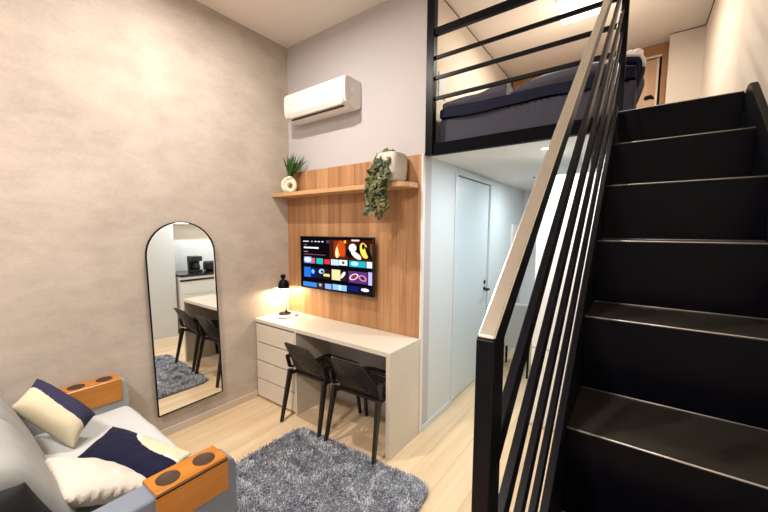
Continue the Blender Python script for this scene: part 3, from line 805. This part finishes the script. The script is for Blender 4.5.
# ------------------------------------------------------------------ loft guard rail
t = thing('loft_railing', 'black steel guard rail along the loft edge', 'railing', (2.1, 0, ZL))
bm = BM(); box(bm, 1.543, 1.600, -.012, .045, ZS-.006, ZC-.001); obj('post', bm, M['black_metal'], t, .002)
bm = BM(); box(bm, 2.682, 2.716, .003, .036, ZL+.006, 3.06); obj('post', bm, M['black_metal'], t, .002)
bm = BM(); box(bm, 1.601, 2.681, .0, .035, 2.943, 2.990); obj('top_rail', bm, M['black_metal'], t, .002)
for z in (2.794, 2.656, 2.516):
    bm = BM(); box(bm, 1.601, 2.681, .008, .026, z-.012, z+.012); obj('bar', bm, M['black_metal'], t, .002)
bm = BM(); box(bm, 1.601, XR-.001, -.006 if False else .001, .0495, ZS-.005, ZL-.008); obj('edge_beam', bm, M['edge_black'], t, .002)

# ------------------------------------------------------------------ bed on the loft
t = thing('bed', 'low bed on the loft with grey sheet behind the guard rail', 'bed', (2.2, 1.0, ZL))
bm = BM()
def blanket(bm, x0, x1, y0, y1, z0, z1, r, nx, ny, f, seed):
    """rounded block with wrinkles on a grid wrapped over the front edge"""
    path = [(y1, z1)]
    n1 = ny
    for i in range(1, n1): path.append((y1+(y0+r-y1)*i/n1, z1))
    for i in range(7): a = PI/2*i/6; path.append((y0+r-r*math.sin(a), z1-r+r*math.cos(a)))
    for i in range(1, 9): path.append((y0, z1-r+(z0-z1+r)*i/8))
    rows = []
    for y, z in path:
        row = []
        for i in range(nx+1):
            x = x0+(x1-x0)*i/nx; d = f(x, y, z)
            e = min(i, nx-i)/nx
            row.append(bm.verts.new((x, y+d[0], z+d[1]-.25*r*max(0, 1-e*nx/2.5)*(z > z0+.01))))
        rows.append(row)
    for a, b in zip(rows, rows[1:]):
        for i in range(nx): q = bm.faces.new([a[i], a[i+1], b[i+1], b[i]]); q.smooth = True
    # close the sides and the bottom
    bt = [bm.verts.new((x0, y1, z0)), bm.verts.new((x1, y1, z0))]
    bm.faces.new([r_[0] for r_ in rows] + [bt[0]]); bm.faces.new([r_[-1] for r_ in rows][::-1] + [bt[1]])
def fs(x, y, z):
    w = .011*math.sin((x*85+z*75)+3*noise.noise((x*4, z*4, 0)))*max(0, min(1, (x-1.8)/.5)); return (-abs(w)*.8 if y < .12 else 0, w*.3 if y > .12 else 0)
blanket(bm, 1.61, 2.765, .085, 1.80, ZL, 2.395, .03, 200, 12, fs, 1)
obj('mattress', bm, M['sheet'], t)
bm = BM()
def fd(x, y, z):
    w = .016*noise.noise((x*5, y*5, z*6)); return (w-.002, w*1.2)
blanket(bm, 1.62, 2.76, .060, 1.70, 2.385, 2.465, .038, 60, 16, fd, 2)
obj('duvet', bm, M['duvet'], t)
bm = BM()
def fd2(x, y, z):
    w = .014*noise.noise((x*6, y*6, z*6+4)); h = .03*math.exp(-((x-2.02)/.09)**2); return (w+.004, w+h*(z > 2.5)+.02*(x-1.6))
blanket(bm, 1.625, 2.08, .085, 1.2, 2.452, 2.515, .034, 36, 12, fd2, 2)
o = obj('folded_duvet_edge', bm, M['duvet_in'], t); o['label'] = 'mauve grey lining folded over the navy duvet'
bm = BM()
cushion(bm, (2.10, .10, 2.47), (2.64, .10, 2.50), (2.64, .62, 2.60), (2.10, .62, 2.60), .16, 18, 2.6, 9, .010, .04)
tag(obj('pillow', bm, M['duvet_in'], None), 'greyish pillow lying on the loft bed behind the rail bars', 'pillow')
bm = BM()
cushion(bm, (2.10, .75, 2.50), (2.60, .75, 2.52), (2.60, 1.2, 2.74), (2.10, 1.2, 2.72), .14, 18, 2.6, 4, .010, .04)
tag(obj('pillow', bm, M['ceramic'], None), 'beige pillow at the back of the loft bed', 'pillow')
# navy blanket hanging over the end of the bed
bm = BM()
pts = []
for i in range(15):
    s = i/14
    if s < .45: x = 2.60+.16*(s/.45); z = 2.60+.018*math.sin(s*7)
    else: q = (s-.45)/.55; x = 2.76+.045*math.sin(min(1, q*1.9)*PI/2)-.05*q*q; z = 2.605-.20*q**1.3
    pts.append((x, z))
rows = []
for x, z in pts:
    rows.append([bm.verts.new((x+.006*math.sin(j*1.3), .33+j*.05, z+.008*noise.noise((x*9, j*.7, 2)))) for j in range(9)])
for a, b in zip(rows, rows[1:]):
    for j in range(8): f = bm.faces.new([a[j], a[j+1], b[j+1], b[j]]); f.smooth = True
o = obj('blanket', bm, M['duvet'], None); md = o.modifiers.new('sol', 'SOLIDIFY'); md.thickness = .03; md.offset = -1
tag(o, 'navy blanket draped over the stair end of the loft bed', 'blanket')
bm = BM(); tube(bm, [(p[0], .318, p[1]+.004) for p in pts[:11]], .009, 8); obj('piping', bm, M['white_cloth'], o)
bm = BM()
for k in range(7): bmesh.ops.create_icosphere(bm, subdivisions=2, radius=.028+.008*random.random(), matrix=Matrix.Translation((2.66+.016*k, .40+.02*(k % 3), 2.645+.008*math.sin(k*2))))
tag(obj('folded_towel', bm, M['white_cloth'], None, smooth=True), 'white crumpled cloth on top of the navy blanket', 'towel')
bm = BM(); box(bm, 2.792, 2.80, .34, .80, 2.215, 2.39); 
bm.free()
bm = BM(); prism(bm, [(2.802, 2.392), (2.835, 2.398), (2.853, 2.375), (2.83, 2.380), (2.803, 2.376)], 'y', .42, .46); 
obj('small_dark_object', bm, M['black'], bpy.data.objects['blanket'], .004)  # unidentified small dark object at the bed end, parented to the blanket

# ------------------------------------------------------------------ wardrobe at the back of the loft
t = thing('wardrobe', 'brown wooden wardrobe at the back of the loft', 'wardrobe', (2.3, 2.1, ZL))
bm = BM(); box(bm, 1.56, 2.953, 2.0, 2.05, 3.225, ZC-.002); box(bm, 2.915, 2.953, 2.0, 2.05, ZL+.002, 3.224); box(bm, 1.56, 1.60, 2.0, 2.05, ZL+.002, 3.224); box(bm, 1.56, 2.953, 2.28, 2.30, ZL+.002, 3.224)
obj('carcass', bm, M['wardrobe'], t, .002)
bm = BM(); box(bm, 1.60, 2.914, 1.985, 2.0, 3.205, 3.224); obj('door_rail', bm, M['laminate'], t)
for a, b in ((1.605, 2.25), (2.255, 2.895)):
    bm = BM(); box(bm, a, b, 2.01, 2.03, ZL+.004, 3.20); d_ = obj('door', bm, M['wardrobe_door'], t, .002)
    bm = BM(); box(bm, b-.014, b+.002, 2.0, 2.009, ZL+.004, 3.20); obj('handle', bm, M['laminate'], d_)

# ------------------------------------------------------------------ lamps
def square_lamp(x, y, s, label, z=ZC, hgt=.075):
    t = thing('ceiling_light', label, 'ceiling light', (x, y, z-hgt))
    bm = BM(); box(bm, x-s/2, x+s/2, y-s/2, y+s/2, z-.028, z-.0005); obj('housing', bm, M['ac'], t, .004)
    bm = BM(); box(bm, x-s/2+.008, x+s/2-.008, y-s/2+.008, y+s/2-.008, z-hgt, z-.0285); obj('diffuser', bm, M['lamp_lit'], t, .01, 3)
def area(name, loc, size, energy, rgb, rot=(0, 0, 0), shape='SQUARE', sy=None, spread=None):
    l = bpy.data.lights.new(name, 'AREA'); l.energy = energy; l.color = rgb; l.shape = shape; l.size = size
    if sy: l.shape = 'RECTANGLE'; l.size_y = sy
    if spread: l.spread = spread
    o = bpy.data.objects.new(name, l); col.objects.link(o); o.location = loc; o.rotation_euler = rot
    return o
def spot_can(x, y, z, label, m='down_lit', r=.04):
    t = thing('downlight', label, 'downlight', (x, y, z-.006))
    bm = BM(); lathe(bm, [(r*.72, -.001), (r*.78, -.006), (r, -.006), (r*1.02, -.0005)], (x, y, z), 28); obj('trim_ring', bm, M['ac'], t)
    bm = BM(); lathe(bm, [(0, -.003), (r*.75, -.003), (r*.75, -.001), (0, -.001)], (x, y, z), 28); obj('lens', bm, M[m], t)
square_lamp(2.37, .87, .29, 'square white ceiling lamp shining above the loft bed')
area('loft_lamp_light', (2.37, .87, ZC-.085), .26, 22, (1, .88, .74))
l = bpy.data.lights.new('loft_lamp_glow', 'POINT'); l.energy = 3.2; l.color = (1, .90, .78); l.shadow_soft_size = .12
o = bpy.data.objects.new('loft_lamp_glow', l); col.objects.link(o); o.location = (2.37, .87, 2.95)
square_lamp(.90, -1.18, .22, 'square white ceiling lamp above the desk chairs', hgt=.05)
area('room_lamp_light', (.90, -1.18, ZC-.06), .05, 31, (1, .93, .84))
square_lamp(1.55, -3.2, .40, 'added square fill lamp on the ceiling behind the viewer')  # unseen lamp added as soft fill for the room
area('rear_fill_light', (1.55, -3.2, ZC-.085), .38, 74, (1, .92, .85))
for x, y, lb in ((2.178, 1.585, 'round downlight in the loft underside behind the railing'), (2.30, .28, 'added downlight near the loft edge that brightens the tall cabinet')):  # second downlight is added to light the tall cabinet front
    spot_can(x, y, ZS, lb)
    area('corridor_light', (x, y, ZS-.012), .06, 11, (.88, .96, 1), shape='DISK')
t_ = thing('smoke_sensor', 'tiny dark sensor dot in the loft underside', 'sensor', (1.941, 1.545, ZS-.01))
bm = BM(); lathe(bm, [(0, -.008), (.010, -.008), (.012, -.0005)], (1.941, 1.545, ZS), 16); obj('cap', bm, M['black'], t_)
# desk lamp light
l = bpy.data.lights.new('desk_lamp_light', 'POINT'); l.energy = 10; l.color = (1, .78, .50); l.shadow_soft_size = .012
o = bpy.data.objects.new('desk_lamp_light', l); col.objects.link(o); o.location = (LX-.008, LY, 1.018)

# ------------------------------------------------------------------ kitchen below the loft (seen in the mirror)
t = thing('kitchen_cabinet', 'white kitchen base cabinet with black worktop under the loft, seen in the mirror', 'cabinet', (2.9, .9, 0))
bm = BM(); box(bm, 2.645, XR-.002, .02, 1.82, .08, .835); obj('body', bm, M['white_cab'], t)
bm = BM(); box(bm, 2.68, XR-.002, .02, 1.82, 0, .079); obj('plinth', bm, M['dark_gap'], t)
for k in range(1):
    y0 = .022+k*.6
    for z0, z1 in ((.085, .60), (.606, .80)):
        bm = BM(); box(bm, 2.626, 2.644, y0, y0+.594, z0, z1); obj('drawer', bm, M['white_cab'], t, .002)
bm = BM(); box(bm, 2.636, 2.6445, .02, 1.82, .803, .834); obj('finger_recess', bm, M['dark_gap'], t)
bm = BM(); box(bm, 2.60, XR-.002, .015, 1.82, .8755, .91); o = obj('worktop', bm, M['glass'], t, .002)
bm = BM(); box(bm, 2.61, XR-.002, .018, 1.82, .8355, .875); obj('worktop_edge', bm, M['white_cab'], t)
bm = BM(); box(bm, XR-.012, XR-.001, .015, 1.82, .9105, 1.40); obj('backsplash', bm, M['tile'], t)
t = thing('wall_cabinet', 'white kitchen wall cabinet with light strip below', 'cabinet', (3.0, .9, 1.68))
bm = BM(); box(bm, 2.86, XR-.002, .02, 1.82, 1.68, ZS-.002); obj('body', bm, M['white_cab'], t)
bm = BM(); box(bm, 2.87, 3.0, .10, 1.7, 1.672, 1.6795); obj('light_strip', bm, M['strip_lit'], t)
t = thing('coffee_maker', 'black coffee maker on the kitchen worktop, seen in the mirror', 'coffee maker', (2.88, .36, .91))
bm = BM(); box(bm, 2.80, 2.98, .28, .44, .911, .94); box(bm, 2.90, 2.98, .28, .44, .94, 1.12); box(bm, 2.80, 2.98, .28, .44, 1.08, 1.16); obj('body', bm, M['black'], t, .012, 3)
bm = BM(); lathe(bm, [(0, .942), (.05, .942), (.058, .98), (.05, 1.04), (.03, 1.06)], (2.85, .36, 0), 24); obj('jug', bm, M['glass'], t)
t = thing('toaster', 'black rounded toaster beside the coffee maker, seen in the mirror', 'toaster', (2.87, .60, .91))
bm = BM(); box(bm, 2.79, 2.95, .50, .72, .911, 1.07); obj('body', bm, M['black'], t, .04, 4)
bm = BM(); box(bm, 2.83, 2.85, .53, .69, 1.068, 1.0725); box(bm, 2.88, 2.90, .53, .69, 1.068, 1.0725); obj('slots', bm, M['chrome'], t)

t = thing('tall_cabinet', 'tall white cabinet under the loft glimpsed between the stair bars', 'cabinet', (2.33, .8, 0))
bm = BM(); box(bm, 2.187, 2.595, .64, 1.15, .0, 2.0); obj('body', bm, M['white_cab'], t, .002)
for z0, z1 in ((.02, .645), (.655, 1.99)):
    bm = BM(); box(bm, 2.19, 2.592, .62, .6395, z0, z1); obj('door', bm, M['white_cab'], t, .002)
# electrical panel on the corridor wall
t = thing('electrical_panel', 'white electrical panel on the passage wall beyond the door', 'panel', (XC, 2.42, 1.2))
bm = BM(); box(bm, XC+.001, XC+.03, 2.20, 2.60, 1.05, 1.66); obj('cover', bm, M['ac'], t, .004)
# light switch plate on loft side wall
bm = BM(); box(bm, XC+.0005, XC+.008, .18, .30, 2.60, 2.78); tag(obj('switch_plate', bm, M['cool_wall'], None, .002), 'white plate on the loft side wall behind the post', 'switch plate')

# grey chair in the passage
t = thing('upholstered_chair', 'grey upholstered chair in the passage glimpsed between the stair bars', 'chair', (1.8, 1.70, 0))
bm = BM(); box(bm, 1.62, 1.985, 1.47, 1.52, .33, .815); o = obj('backrest', bm, M['grey_uph'], t, .03, 4)
bm = BM(); box(bm, 1.61, 1.99, 1.525, 1.90, .40, .47); obj('seat', bm, M['grey_uph'], t, .02, 3)
for x, y in ((1.64, 1.54), (1.96, 1.54), (1.64, 1.88), (1.96, 1.88)):
    bm = BM(); beam(bm, (x, y, 0), (x, y, .41), .018, .018, (0, 1, 0), 0, .028, .028); obj('leg', bm, M['black_metal'], t)

# ------------------------------------------------------------------ world and view
w = bpy.data.worlds.new('world'); scene.world = w; w.use_nodes = True
w.node_tree.nodes['Background'].inputs[0].default_value = (.9, .85, .8, 1); w.node_tree.nodes['Background'].inputs[1].default_value = .05
scene.view_settings.view_transform = 'Standard'; scene.view_settings.look = 'None'
scene.view_settings.gamma = 1; scene.view_settings.exposure = .46
scene.cycles.max_bounces = 8; scene.cycles.diffuse_bounces = 5
